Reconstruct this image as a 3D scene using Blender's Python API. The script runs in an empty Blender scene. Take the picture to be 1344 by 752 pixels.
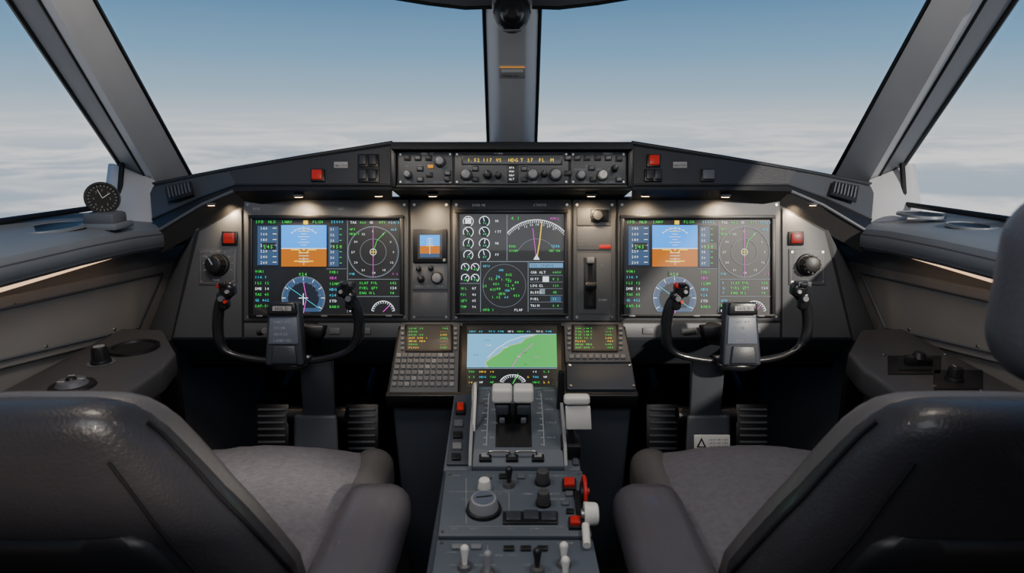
import bpy, bmesh, math, random
from mathutils import Vector as V, Matrix
random.seed(7)
F=860.0; PT=math.radians(13.8); H=1.25
CAM=V((0,0,H)); EX=V((1,0,0)); FW=V((0,math.cos(PT),-math.sin(PT))); UP=V((0,math.sin(PT),math.cos(PT)))
def ray(u,v): return FW+EX*((u-672)/F)+UP*((376-v)/F)
def D(u,v,d): return CAM+ray(u,v)*d
def AX(u,v,x):
    r=ray(u,v); return CAM+r*(x/r.x)
def mir(p): return V((-p.x,p.y,p.z))
class Pl:
    def __init__(s,a,b=None,n=None):
        s.o=a; s.n=(n if n else (b-a).cross(EX)).normalized(); s.ex=EX; s.ey=s.n.cross(s.ex).normalized()
    def p(s,u,v,h=0):
        r=ray(u,v); t=(s.o-CAM).dot(s.n)/r.dot(s.n); return CAM+r*t+s.n*h
    def sc(s,u,v):
        r=ray(u,v); return (s.o-CAM).dot(s.n)/r.dot(s.n)/F
# ---------------------------------------------------------------- materials
def lin(h):
    if not isinstance(h,str): return tuple(h)+(1,)
    h=h.lstrip('#'); c=[int(h[i:i+2],16)/255 for i in (0,2,4)]
    return tuple([x/12.92 if x<=.04045 else ((x+.055)/1.055)**2.4 for x in c])+(1,)
def mat(name,col,rough=.5,metal=0,bump=0,bs=200,var=.08,em=0,coat=0,vs=6):
    m=bpy.data.materials.new(name); m.use_nodes=True; nt=m.node_tree; b=nt.nodes['Principled BSDF']
    c=lin(col); b.inputs['Roughness'].default_value=rough; b.inputs['Metallic'].default_value=metal
    b.inputs['Base Color'].default_value=c
    if coat: b.inputs['Coat Weight'].default_value=coat
    if em:
        b.inputs['Base Color'].default_value=(c[0]*.1,c[1]*.1,c[2]*.1,1)
        b.inputs['Emission Color'].default_value=c; b.inputs['Emission Strength'].default_value=em
        return m
    tc=nt.nodes.new('ShaderNodeTexCoord')
    if var:
        n=nt.nodes.new('ShaderNodeTexNoise'); n.inputs['Scale'].default_value=vs; n.inputs['Detail'].default_value=6
        nt.links.new(tc.outputs['Object'],n.inputs['Vector'])
        mx=nt.nodes.new('ShaderNodeMix'); mx.data_type='RGBA'
        mx.inputs['A'].default_value=tuple(x*(1-var*2) for x in c[:3])+(1,)
        mx.inputs['B'].default_value=tuple(min(1,x*(1+var*2)) for x in c[:3])+(1,)
        nt.links.new(n.outputs['Fac'],mx.inputs['Factor']); nt.links.new(mx.outputs['Result'],b.inputs['Base Color'])
        mr=nt.nodes.new('ShaderNodeMapRange'); mr.inputs['To Min'].default_value=max(0,rough-.12); mr.inputs['To Max'].default_value=min(1,rough+.12)
        nt.links.new(n.outputs['Fac'],mr.inputs['Value']); nt.links.new(mr.outputs['Result'],b.inputs['Roughness'])
    if bump:
        n2=nt.nodes.new('ShaderNodeTexNoise'); n2.inputs['Scale'].default_value=bs; n2.inputs['Detail'].default_value=4
        nt.links.new(tc.outputs['Object'],n2.inputs['Vector'])
        bp=nt.nodes.new('ShaderNodeBump'); bp.inputs['Strength'].default_value=bump; bp.inputs['Distance'].default_value=.002
        nt.links.new(n2.outputs['Fac'],bp.inputs['Height']); nt.links.new(bp.outputs['Normal'],b.inputs['Normal'])
    return m
PANEL=mat('panel_grey_paint','#4e5156',.48,bump=.15,bs=500)
PANELD=mat('panel_dark_gap','#131416',.6)
PLATE=mat('plate_grey','#5c5f64',.5,bump=.15,bs=500)
BLK=mat('black_plastic','#15161a',.4,bump=.1,bs=400)
BLKM=mat('black_matte','#0e0f11',.75,bump=.2,bs=300)
GLARE=mat('glareshield_vinyl','#1d2025',.5,bump=.5,bs=450)
GLAREF=mat('glareshield_face','#2b2e34',.42,bump=.3,bs=450)
COWL=mat('cowl_grey','#3f4349',.42,bump=.3,bs=450)
UNDER=mat('glareshield_underside','#1b1b1d',.7,bump=.2)
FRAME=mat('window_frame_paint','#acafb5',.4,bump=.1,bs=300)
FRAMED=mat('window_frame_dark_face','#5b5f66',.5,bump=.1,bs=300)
GASK=mat('rubber_gasket','#0b0c0e',.5)
LEDGE=mat('ledge_paint','#697079',.42,bump=.2,bs=400)
LIP=mat('ledge_lip_paint','#545860',.45,bump=.2,bs=400)
WALL=mat('side_lining_beige','#7a7775',.6,bump=.25,bs=350)
WALLP=mat('side_lining_panel','#868381',.6,bump=.25,bs=350)
CONS=mat('console_top_grey','#434346',.45,bump=.3,bs=350)
LEA=mat('leather_black','#2d2c30',.38,bump=.45,bs=260,coat=.15)
LEAS=mat('leather_side_grey','#565455',.45,bump=.4,bs=260,coat=.1)
SHELL=mat('seat_shell_black','#131316',.45,bump=.1)
FAB=mat('sheepskin_grey','#626067',.95,bump=1,bs=190,var=.16,vs=90)
ARM=mat('armrest_leather','#504e54',.42,bump=.4,bs=260,coat=.1)
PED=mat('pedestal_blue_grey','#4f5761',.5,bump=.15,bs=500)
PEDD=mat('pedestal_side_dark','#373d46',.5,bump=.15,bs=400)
COL=mat('column_grey','#4b5058',.5,bump=.1,bs=300)
YOK=mat('yoke_black','#1b1c20',.28,bump=.1,bs=300,coat=.3)
YOKG=mat('yoke_hub_grey','#31363e',.4,bump=.1,bs=300)
PLAC=mat('yoke_clip_plate','#5a6270',.4,var=.05)
WHT=mat('white_plastic','#d8d6d0',.4,var=.03)
GRYK=mat('knob_grey','#85878b',.4,var=.05)
KEY=mat('key_grey','#6c6f74',.5,var=.05)
MET=mat('brushed_metal','#a5a5a5',.35,metal=1)
REDP=mat('red_plastic','#b8231e',.4,var=.03)
REDL=mat('red_lit_button','#c8281f',.4,em=.5)
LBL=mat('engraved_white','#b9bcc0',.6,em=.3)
LBLD=mat('placard_grey','#8f9093',.6)
PAPER=mat('placard_white','#cfcfcd',.6,var=.03)
CARPET=mat('carpet_dark','#17181a',.95,bump=.8,bs=300)
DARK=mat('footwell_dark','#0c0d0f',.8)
SCR=mat('screen_glass',(.022,.026,.034),.38,var=0,coat=.3)
eW=mat('glow_white','#e6eef2',em=1.5); eWd=mat('glow_white_dim','#8f9ca8',em=.8)
eG=mat('glow_green','#1fd045',em=1.6); eC=mat('glow_cyan','#2fbfe0',em=1.4); eM=mat('glow_magenta','#d83cc8',em=1.3)
eY=mat('glow_yellow','#f0c810',em=1.6); eA=mat('glow_amber','#e89a20',em=.9); eR=mat('glow_red','#e03020',em=1.2)
eSky=mat('glow_attitude_sky','#1a90f8',em=1.75); eGnd=mat('glow_attitude_ground','#c06a08',em=1.2)
eTape=mat('glow_tape_grey','#3c5c84',em=.9); eDk=mat('glow_dark_slate','#1a2636',em=.8)
eMapB=mat('glow_map_water','#6fc0f0',em=1.15); eMapG=mat('glow_map_land','#4cc05e',em=1.1); eMapY=mat('glow_map_coast','#d8dfa0',em=.9)
eTitle=mat('glow_title_blue','#6fa8d8',em=.9)
eWarm=mat('warm_lamp','#ffc98a',em=9.0); eStrip=mat('warm_strip_lamp','#ffcfa0',em=1.5)
# ---------------------------------------------------------------- glyph cache
GL={}
def glyphs(chars):
    obs=[]
    for ch in chars:
        cu=bpy.data.curves.new('g','FONT'); cu.body=ch; cu.resolution_u=1
        o=bpy.data.objects.new('g',cu); bpy.context.collection.objects.link(o); obs.append((ch,o,cu))
    bpy.context.view_layer.update(); dg=bpy.context.evaluated_depsgraph_get()
    for ch,o,cu in obs:
        me=o.evaluated_get(dg).to_mesh()
        GL[ch]=([v.co.copy() for v in me.vertices],[list(p.vertices) for p in me.polygons])
    for ch,o,cu in obs:
        bpy.data.objects.remove(o); bpy.data.curves.remove(cu)
glyphs('ABCDEFGHIJKLMNOPQRSTUVWXYZ0123456789-./+:')
# ---------------------------------------------------------------- geometry accumulator
class G:
    def __init__(s,name,ang=35): s.name=name; s.v=[]; s.f=[]; s.m=[]; s.mats=[]; s.ang=ang
    def mi(s,m):
        if m not in s.mats: s.mats.append(m)
        return s.mats.index(m)
    def add(s,vs,fs,m):
        k=len(s.v); s.v+=[V(p) for p in vs]; i=s.mi(m)
        for f in fs: s.f.append([k+j for j in f]); s.m.append(i)
    def addbm(s,bm,m):
        bmesh.ops.recalc_face_normals(bm,faces=bm.faces); bm.verts.index_update()
        s.add([v.co.copy() for v in bm.verts],[[v.index for v in f.verts] for f in bm.faces],m); bm.free()
    def prism(s,pts,vec,m,bev=0,seg=2,pts2=None):
        bm=bmesh.new(); a=[bm.verts.new(p) for p in pts]
        b=[bm.verts.new(p) for p in (pts2 if pts2 else [p+vec for p in pts])]; n=len(a)
        bm.faces.new(a); bm.faces.new(b[::-1])
        for i in range(n): bm.faces.new((a[i],b[i],b[(i+1)%n],a[(i+1)%n]))
        bmesh.ops.recalc_face_normals(bm,faces=bm.faces)
        if bev: bmesh.ops.bevel(bm,geom=list(bm.edges),offset=bev,segments=seg,affect='EDGES',clamp_overlap=True,profile=.5)
        s.addbm(bm,m)
    def box(s,c,sz,m,bev=0,rot=None,seg=2):
        x,y,z=[t/2 for t in sz]; R=rot if rot else Matrix.Identity(3)
        P=[V(c)+R@V(q) for q in ((-x,-y,-z),(x,-y,-z),(x,y,-z),(-x,y,-z))]
        s.prism(P,R@V((0,0,2*z)),m,bev,seg)
    def cyl(s,c,ax,r1,r2,h,m,seg=24,bev=0,caps=True):
        ax=ax.normalized(); t=ax.orthogonal().normalized(); b=ax.cross(t)
        ring=lambda r,k:[c+ax*k+(t*math.cos(2*math.pi*i/seg)+b*math.sin(2*math.pi*i/seg))*r for i in range(seg)]
        if bev: rs=[ring(r1,0),ring(r2,h-bev),ring(r2-bev*.3,h-bev*.3),ring(r2-bev,h)]
        else: rs=[ring(r1,0),ring(r2,h)]
        s.loft(rs,m,caps)
    def loft(s,rings,m,caps=True,closed=True):
        n=len(rings[0]); vs=[p for r in rings for p in r]; fs=[]
        for k in range(len(rings)-1):
            for i in range(n if closed else n-1):
                j=(i+1)%n; fs.append([k*n+i,k*n+j,(k+1)*n+j,(k+1)*n+i])
        if caps: fs.append(list(range(n))[::-1]); fs.append([(len(rings)-1)*n+i for i in range(n)])
        s.add(vs,fs,m)
    def strip(s,A,B,m):
        n=len(A); s.add(list(A)+list(B),[[i,i+1,n+i+1,n+i] for i in range(n-1)],m)
    def tube(s,pts,r,m,seg=10,caps=True,flat=1):
        pts=[V(p) for p in pts]; n=len(pts); rr=r if isinstance(r,(list,tuple)) else [r]*n
        T=[(pts[min(i+1,n-1)]-pts[max(i-1,0)]).normalized() for i in range(n)]
        nn=T[0].orthogonal().normalized(); rings=[]
        for i in range(n):
            nn=(nn-T[i]*nn.dot(T[i])).normalized(); b=T[i].cross(nn)
            rings.append([pts[i]+(nn*math.cos(2*math.pi*k/seg)+b*math.sin(2*math.pi*k/seg)*flat)*rr[i] for k in range(seg)])
        s.loft(rings,m,caps)
    def rbox(s,c,sz,r,m,rot=None,n=10,fn=None):
        bm=bmesh.new(); bmesh.ops.create_cube(bm,size=2)
        bmesh.ops.subdivide_edges(bm,edges=list(bm.edges),cuts=n,use_grid_fill=True)
        hs=V(sz)/2; R=rot if rot else Matrix.Identity(3)
        for v in bm.verts:
            q=V([math.copysign(abs(x)**.7 if abs(x)>0 else 0,x) for x in v.co]); p=V([q[i]*hs[i] for i in range(3)])
            core=V([max(-(hs[i]-r),min(hs[i]-r,p[i])) for i in range(3)]); d=p-core
            if d.length>1e-9: p=core+d.normalized()*r
            if fn: p=fn(p)
            v.co=V(c)+R@p
        s.addbm(bm,m)
    def ell(s,c,rad,m,rot=None,seg=24):
        bm=bmesh.new(); bmesh.ops.create_uvsphere(bm,u_segments=seg,v_segments=seg//2,radius=1)
        R=rot if rot else Matrix.Identity(3)
        for v in bm.verts: v.co=V(c)+R@V([v.co[i]*rad[i] for i in range(3)])
        s.addbm(bm,m)
    def ribbon(s,pts,w,nrm,m,closed=False):
        n=len(pts); A=[];B=[]
        for i in range(n):
            if closed: t=pts[(i+1)%n]-pts[i-1]
            else: t=pts[min(i+1,n-1)]-pts[max(i-1,0)]
            o=nrm.cross(t).normalized()*w/2; A.append(pts[i]+o); B.append(pts[i]-o)
        if closed: A.append(A[0]);B.append(B[0])
        s.strip(A,B,m)
    def pp(s,pl,uv,h0,h1,m,bev=0,seg=2): s.prism([pl.p(u,v,h0) for u,v in uv],pl.n*(h1-h0),m,bev,seg)
    def pb(s,pl,u0,v0,u1,v1,h0,h1,m,bev=0,seg=2): s.pp(pl,[(u0,v0),(u1,v0),(u1,v1),(u0,v1)],h0,h1,m,bev,seg)
    def rect(s,pl,u0,v0,u1,v1,m,h): s.add([pl.p(u0,v1,h),pl.p(u1,v1,h),pl.p(u1,v0,h),pl.p(u0,v0,h)],[[0,1,2,3]],m)
    def poly(s,pl,uv,m,h): s.add([pl.p(u,v,h) for u,v in uv],[list(range(len(uv)))],m)
    def line(s,pl,uv,w,m,h,closed=False): s.ribbon([pl.p(u,v,h) for u,v in uv],w*pl.sc(*uv[0]),pl.n,m,closed)
    def arc(s,pl,u,v,r,a0,a1,w,m,h,n=32):
        c=pl.p(u,v,h); k=pl.sc(u,v)
        s.ribbon([c+(pl.ex*math.cos(math.radians(a0+(a1-a0)*i/n))+pl.ey*math.sin(math.radians(a0+(a1-a0)*i/n)))*r*k for i in range(n+1)],w*k,pl.n,m)
    def disc(s,pl,u,v,r,m,h,n=28):
        c=pl.p(u,v,h); k=pl.sc(u,v)
        s.add([c+(pl.ex*math.cos(2*math.pi*i/n)+pl.ey*math.sin(2*math.pi*i/n))*r*k for i in range(n)],[list(range(n))],m)
    def ticks(s,pl,u,v,r0,r1,a0,a1,n,w,m,h):
        c=pl.p(u,v,h); k=pl.sc(u,v)
        for i in range(n):
            a=math.radians(a0+(a1-a0)*i/max(1,n-1)); d=pl.ex*math.cos(a)+pl.ey*math.sin(a)
            s.ribbon([c+d*r0*k,c+d*r1*k],w*k,pl.n,m)
    def text(s,pl,t,u,v,size,m,h,ctr=False):
        size*=.9
        o=pl.p(u,v,h); k=pl.sc(u,v)*size; ky=k
        adv=.67
        if ctr: o=o-pl.ex*k*adv*len(t)/2
        for ch in t:
            if ch in GL:
                vs,fs=GL[ch]; s.add([o+pl.ex*p.x*k*.95+pl.ey*p.y*ky for p in vs],fs,m)
            o=o+pl.ex*k*adv
    def knob(s,pl,u,v,r,hh,m,h0=0,mark=True,base=BLK,ang=90):
        k=pl.sc(u,v); c=pl.p(u,v,h0)
        s.cyl(c,pl.n,r*1.25*k,r*1.2*k,hh*.22,base,24,bev=r*.1*k)
        s.cyl(c+pl.n*hh*.2,pl.n,r*k,r*.88*k,hh*.8,m,24,bev=r*.15*k)
        for i in range(12):
            a=2*math.pi*i/12; d=pl.ex*math.cos(a)+pl.ey*math.sin(a)
            s.tube([c+pl.n*hh*.25+d*r*.97*k,c+pl.n*hh*.9+d*r*.86*k],r*.09*k,m,5)
        if mark:
            a=math.radians(ang); d=pl.ex*math.cos(a)+pl.ey*math.sin(a)
            s.ribbon([c+pl.n*(hh+.0004),c+pl.n*(hh+.0004)+d*r*.8*k],r*.16*k,pl.n,LBL)
    def screw(s,pl,u,v,h,r=2):
        k=pl.sc(u,v); s.cyl(pl.p(u,v,h-.001),pl.n,r*k,r*.9*k,.0016,MET,10)
    def done(s,parent=None):
        me=bpy.data.meshes.new(s.name); me.from_pydata([tuple(p) for p in s.v],[],s.f); me.update()
        for m in s.mats: me.materials.append(m)
        me.polygons.foreach_set('material_index',s.m)
        me.polygons.foreach_set('use_smooth',[True]*len(s.f))
        me.set_sharp_from_angle(angle=math.radians(s.ang))
        o=bpy.data.objects.new(s.name,me); bpy.context.collection.objects.link(o)
        if parent: o.parent=parent
        return o
def empty(name):
    e=bpy.data.objects.new(name,None); bpy.context.collection.objects.link(e); return e
def crom(P,n=6):
    P=[V(p) for p in P]; out=[]
    for i in range(len(P)-1):
        a=P[max(i-1,0)];b=P[i];c=P[i+1];d=P[min(i+2,len(P)-1)]
        for k in range(n):
            t=k/n; out.append(.5*((2*b)+(c-a)*t+(2*a-5*b+4*c-d)*t*t+(3*b-a-3*c+d)*t**3))
    out.append(P[-1]); return out
# planes
MP=Pl(D(672,300,1.6),n=-FW)
GP=Pl(D(672,300,1.48),n=-FW)
CP=Pl(D(672,425,1.6),D(672,517,1.405))
TP=Pl(D(672,520,1.37),D(672,617,1.155))
RP=Pl(D(672,617,1.155),D(672,752,.92))
# ================================================================ SHELL
B1=D(250,228,1.85);T1=D(125,0,1.30); T1=B1+(T1-B1)*1.15
B2=D(204,240,1.78);T2=D(66,0,1.22); T2=B2+(T2-B2)*1.15
B3=D(155,212,1.76);T3=D(12,0,1.25); T3=B3+(T3-B3)*1.15
for sgn,nm in ((1,'window_post'),(-1,'window_post')):
    m=(lambda p:p) if sgn==1 else mir
    g=G(nm)
    out=V((-.05,.06,.02))
    N=8
    def seq(a,b): return [a.lerp(b,i/N) for i in range(N+1)]
    a,b,c=seq(B1-(T1-B1)*.15,T1),seq(B2-(T2-B2)*.2,T2),seq(B3-(T3-B3)*.1,T3)
    rings=[]
    for i in range(N+1):
        p,q,r=a[i],b[i],c[i]
        q1=q.lerp(p,.22); q2=q.lerp(r,.22)
        ring=[p,p.lerp(q,.5)+V((.008,-.008,0)),q1,q.lerp((q1+q2)/2,.4),q2,r,r+out*.8,p+out]
        rings.append([m(x) for x in ring])
    n=8; vs=[x for r in rings for x in r]
    g2=[];g3=[]
    for k in range(N):
        for i in range(n):
            j=(i+1)%n; (g3 if i in (4,) else g2).append([k*n+i,k*n+j,(k+1)*n+j,(k+1)*n+i])
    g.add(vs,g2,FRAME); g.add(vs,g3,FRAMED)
    g.tube([m(x+V((-.002,0,0))) for x in a],.006,GASK,8); g.tube([m(x) for x in c],.007,GASK,8)
    g.tube([m(x.lerp(y,.30)+V((.003,-.004,0))) for x,y in zip(b,c)],.003,GASK,6)
    g.prism([m(x) for x in (D(150,214,1.775),D(204,236,1.76),D(203,310,1.64),D(140,296,1.66))],m(V((-.03,.02,0))),FRAME,.004)
    g.done()
# centre post
g=G('center_window_post')
pb_=D(672,200,2.28);pt_=D(672,-12,1.74)
def csec(c,w=.083):
    i=.042
    t=(pt_-pb_).normalized(); f=EX.cross(t).normalized()
    if f.y>0: f=-f
    return [c+EX*-w,c+EX*-(w-.006)+f*.012,c+EX*-i+f*.055,c+EX*-(i-.01)+f*.062,c+EX*(i-.01)+f*.062,c+EX*i+f*.055,c+EX*(w-.006)+f*.012,c+EX*w,c+EX*w-f*.03,c-EX*w-f*.03],f
r0,ff=csec(pb_,.080);r1,_=csec(pt_,.073)
g.loft([r0,[a.lerp(b,.5) for a,b in zip(r0,r1)],r1],FRAME)
for s_ in (-1,1): g.tube([pb_+EX*s_*.082,pt_+EX*s_*.076],.006,GASK,8)
pc=pb_.lerp(pt_,.53)
PPl=Pl(pc+ff*.0625,n=ff)
g.pb(PPl,656,88,689,102,0,.002,LBLD,.0005); g.rect(PPl,658,90,687,94,PAPER,.0024); g.text(PPl,'WARNING',659,100,5,BLK,.0024)
g.rect(PPl,656,87,689,88.2,eA,.0024)
g.done()
# header over windscreens
hd=[D(672,6,1.74),D(610,8,1.73),D(560,2,1.71),D(500,-8,1.66),D(330,-32,1.45),T1]
hl=hd+[T3,V((T3.x+.01,.25,1.50)),V((T3.x+.01,-.7,1.50))]
g=G('ceiling')
zc=1.74
def upc(p,i): return V((p.x*.72,min(p.y-.22,1.6) if i<6 else p.y-.03,zc))
L=[mir(p) for p in hl[:0:-1]]+hl
idx=[i for i in range(len(hl)-1,0,-1)]+list(range(len(hl)))
Uc=[upc(p,i) for p,i in zip(L,idx)]
mid=[a.lerp(b,.35)+V((0,0,.03)) for a,b in zip(L,Uc)]
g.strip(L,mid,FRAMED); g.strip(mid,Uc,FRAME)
g.add(Uc,[list(range(len(Uc)))],FRAME)
g.strip([p+V((0,.05,.0)) for p in L],L,FRAME)
g.tube([p+V((0,.01,-.002)) for p in L[2:-2]],.006,GASK,8)
g.done()
# side walls, ledge, consoles
for sgn,nm in ((1,'left'),(-1,'right')):
    m=(lambda p:p) if sgn==1 else mir
    X0=-.95
    g=G('wall_'+nm)
    g.prism([m(V(p)) for p in ((X0,-.9,0),(X0,2.35,0),(X0,2.35,.98),(X0,-.9,.98))],m(V((-.12,0,0))),WALL)
    g.done()
    g=G('wall_and_lining_1' if sgn==1 else 'wall_and_lining_2')  # upper rear segment of the side wall, plus its lining plate
    g.prism([m(V(p)) for p in ((-1.03,-.9,.98),(-1.05,.15,.98),(-.92,.25,1.52),(-.92,-.9,1.52))],m(V((-.05,0,0))),FRAMED)
    q=[AX(-60,402,X0+.012),AX(232,343,X0+.012),AX(196,436,X0+.012),AX(-60,500,X0+.012)]
    g.prism([m(x) for x in q],m(V((-.011,0,0))),WALLP,.004)
    q=[AX(-40,415,X0+.016),AX(214,358,X0+.016),AX(182,430,X0+.016),AX(-40,482,X0+.016)]
    g.tube([m(x) for x in q+[q[0]]],.0025,LIP,6)
    for (u,v) in ((20,400),(120,380),(200,362),(60,455),(150,432)):
        g.cyl(m(AX(u,v,X0+.012)),m(V((1,0,0))),.004,.003,.003,MET,12)
    g.done()
    g=G('window_ledge')
    sec=[(-1.10,1.058),(-1.06,1.062),(-1.035,1.045),(-.885,1.034),(-.862,1.024),(-.856,1.008),(-.860,.985),(-.872,.972),(-.95,.968),(-1.10,.968)]
    r=[]
    for y,dz in ((-.9,.04),(.3,.025),(1.0,.012),(1.3,.002),(1.48,-.008),(1.62,-.022),(1.72,-.03)):
        r.append([m(V((x,y,z+dz))) for x,z in sec])
    g.loft(r,LEDGE)
    A=[];B=[]
    for y,dz in ((-.9,.04),(.3,.025),(1.0,.012),(1.3,.002),(1.48,-.008),(1.62,-.022)):
        A.append(m(V((-.8555,y,1.012+dz)))); B.append(m(V((-.862,y,.979+dz))))
    g.strip(A,B,LIP)
    g.prism([m(V((-.900,-.3,.990))),m(V((-.910,-.3,.990))),m(V((-.910,-.3,.996))),m(V((-.900,-.3,.996)))],V((0,1.93,-.034)),eStrip)
    g.tube([m(p) for p in (V((-1.045,.2,1.075)),V((-1.05,1.3,1.06)),D(156,268,1.71),D(160,215,1.755))],.007,GASK,8)
    LZ=Pl(V((0,0,1.036)),n=V((0,0,1)))
    def recess(u,v,a,b):
        c=LZ.p(u,v); n=32
        ring=lambda k,z:[V((c.x+a*k*math.cos(2*math.pi*i/n),c.y+b*k*math.sin(2*math.pi*i/n),c.z+z)) for i in range(n)]
        g.loft([ring(1.10,0.001),ring(1.07,.007),ring(1,.007),ring(.96,.0035)],LEDGE,False); g.add(ring(.97,.005),[list(range(n))],BLK)
    if sgn==1: recess(68,301,.055,.085)
    else:
        recess(1208,284,.045,.055); recess(1274,299,.042,.05)
        c=LZ.p(1188,270); g.cyl(V((c.x,c.y,c.z)),V((0,0,1)),.016,.012,.012,LIP,20,bev=.003)
    g.done()
    # side console
    g=G('side_console')
    zt=.78
    prof=[(-.935,-.4),(-.78,-.4),(-.78,.9),(-.70,1.08),(-.70,1.24),(-.72,1.33),(-.83,1.49),(-.935,1.50)]
    top=[m(V((x,y,zt))) for x,y in prof]
    g.prism(top,V((0,0,-.055)),CONS,.010,3)
    pr2=[(-.935,-.4),(-.79,-.4),(-.79,.95),(-.76,1.05),(-.76,1.26),(-.84,1.46),(-.935,1.46)]
    g.prism([m(V((x,y,.73))) for x,y in pr2],V((0,0,-.73)),CONS,.01)
    cc=m(V((-.757,1.17,.56)));n=28
    def ov(k,o): return [cc+m(V((o,math.cos(2*math.pi*i/n)*.075*k,math.sin(2*math.pi*i/n)*.13*k))) for i in range(n)]
    g.loft([ov(1,-.01),ov(1,.004),ov(.9,.006),ov(.86,.003)],BLK,True)
    CZ=Pl(V((0,0,zt)),n=V((0,0,1)))
    def cup(u,v,r):
        c=CZ.p(u,v,0); n=32
        ring=lambda k,z:[V((c.x+r*k*math.cos(2*math.pi*i/n),c.y+r*k*math.sin(2*math.pi*i/n),c.z+z)) for i in range(n)]
        g.loft([ring(1.22,0),ring(1.2,.006),ring(1.0,.007),ring(.95,.001)],BLK,False); g.add(ring(.96,.0022),[list(range(n))],DARK)
    if sgn==1:
        cup(176,458,.042)
        g.disc(CZ,133,476,17,LIP,.0008); g.knob(CZ,133,476,10,.035,BLK,0); g.disc(CZ,133,476,7,GRYK,.0355)
        g.cyl(CZ.p(95,508),CZ.n,.04,.038,.006,BLK,28,bev=.002); g.cyl(CZ.p(95,508,.005),CZ.n,.028,.024,.01,LIP,28,bev=.003)
        g.cyl(CZ.p(95,508,.014),CZ.n,.01,.008,.006,BLK,20,bev=.002)
        for a in range(3):
            g.box(CZ.p(95,508,.016)+V((math.cos(a*2.1)*.018,math.sin(a*2.1)*.018,0)),(.012,.006,.003),GRYK,.001)
        g.line(CZ,[(60,485),(118,455),(150,436)],1,LIP,.0012)
    else:
        g.pb(CZ,1165,468,1235,492,0,.003,BLK,.002); g.pb(CZ,1178,471,1222,488,.002,.006,DARK,.001)
        g.box(CZ.p(1204,482,.014),(.05,.02,.02),YOK,.004); g.cyl(CZ.p(1204,482,.02),CZ.n,.014,.010,.012,BLK,20,bev=.002)
        g.pb(CZ,1225,487,1290,512,0,.003,BLK,.002)
        g.knob(CZ,1252,500,9,.025,BLK,.003)
        for (u,v) in ((1160,466),(1240,466),(1288,514),(1226,508)): g.screw(CZ,u,v,.003,3)
    g.done()
g=G('floor'); g.box((0,.7,-.02),(2.2,3.3,.04),CARPET); g.done()
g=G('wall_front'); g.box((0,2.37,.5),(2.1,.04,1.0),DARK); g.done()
g=G('wall_back'); g.box((0,-.92,.87),(2.1,.04,1.74),FRAMED)
g.box((0,-.895,.8),(.6,.02,1.55),LEDGE,.01); g.tube([V((.22,-.86,.75)),V((.22,-.85,.85))],.01,MET,8); g.done()
gm=bpy.data.materials.new('window_glass'); gm.use_nodes=True; nt=gm.node_tree; nt.nodes.clear()
o=nt.nodes.new('ShaderNodeOutputMaterial'); mx=nt.nodes.new('ShaderNodeMixShader'); t=nt.nodes.new('ShaderNodeBsdfTransparent'); gl=nt.nodes.new('ShaderNodeBsdfGlossy')
t.inputs['Color'].default_value=(.97,.985,.99,1); gl.inputs['Roughness'].default_value=.02; mx.inputs[0].default_value=.02
nt.links.new(t.outputs[0],mx.inputs[1]); nt.links.new(gl.outputs[0],mx.inputs[2]); nt.links.new(mx.outputs[0],o.inputs[0])
k=1
for m in ((lambda p:p),mir):
    off=V((0,.025,0))
    g=G('window_%d'%k); g.add([m(p+off) for p in (B1+(B1-T1)*.15,pb_-EX*.08+V((0,0,-.02)),pt_-EX*.08,D(500,-8,1.66),T1)],[[0,1,2,3,4]],gm); g.done(); k+=1
    g=G('window_%d'%k); g.add([m(p) for p in (V((-1.07,.15,1.05)),V((-1.075,1.72,1.03)),B3+V((-.02,.01,-.02)),T3+V((-.02,0,0)),V((-.94,.2,1.52)))],[[0,1,2,3,4]],gm); g.done(); k+=1
# ================================================================ GLARESHIELD
g=G('glareshield',30)
_a,_b,_c=D(400,206,1.56),D(400,243,1.535),D(515,243,1.485)
_n=(_b-_a).cross(_c-_a).normalized()
if _n.y>0: _n=-_n
WLP=Pl(_a,n=_n)
def setax(p):
    e=V((0,0,1)).cross(p.n).normalized()
    if e.x<0: e=-e
    p.ex=e; p.ey=p.n.cross(e).normalized()
    if p.ey.z<0: p.ey=-p.ey
setax(WLP)
WRP=Pl(mir(_a),n=mir(_n)); setax(WRP)
T=[WLP.p(515,188),WLP.p(400,206),WLP.p(300,223),D(262,230,1.69),D(197,243,1.76)]
M=[WLP.p(515,243),WLP.p(400,243),WLP.p(310,243),D(262,260,1.63),D(200,288,1.64)]
d310=(M[2]-CAM).dot(FW)
Lw=[D(515,249,1.485),D(400,249,1.535),D(306,251,d310-.005),D(264,269,1.60),D(202,306,1.60)]
K=[D(515,264,1.61),D(400,264,1.61),D(330,272,1.61),D(285,292,1.61),D(212,332,1.63)]
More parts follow.
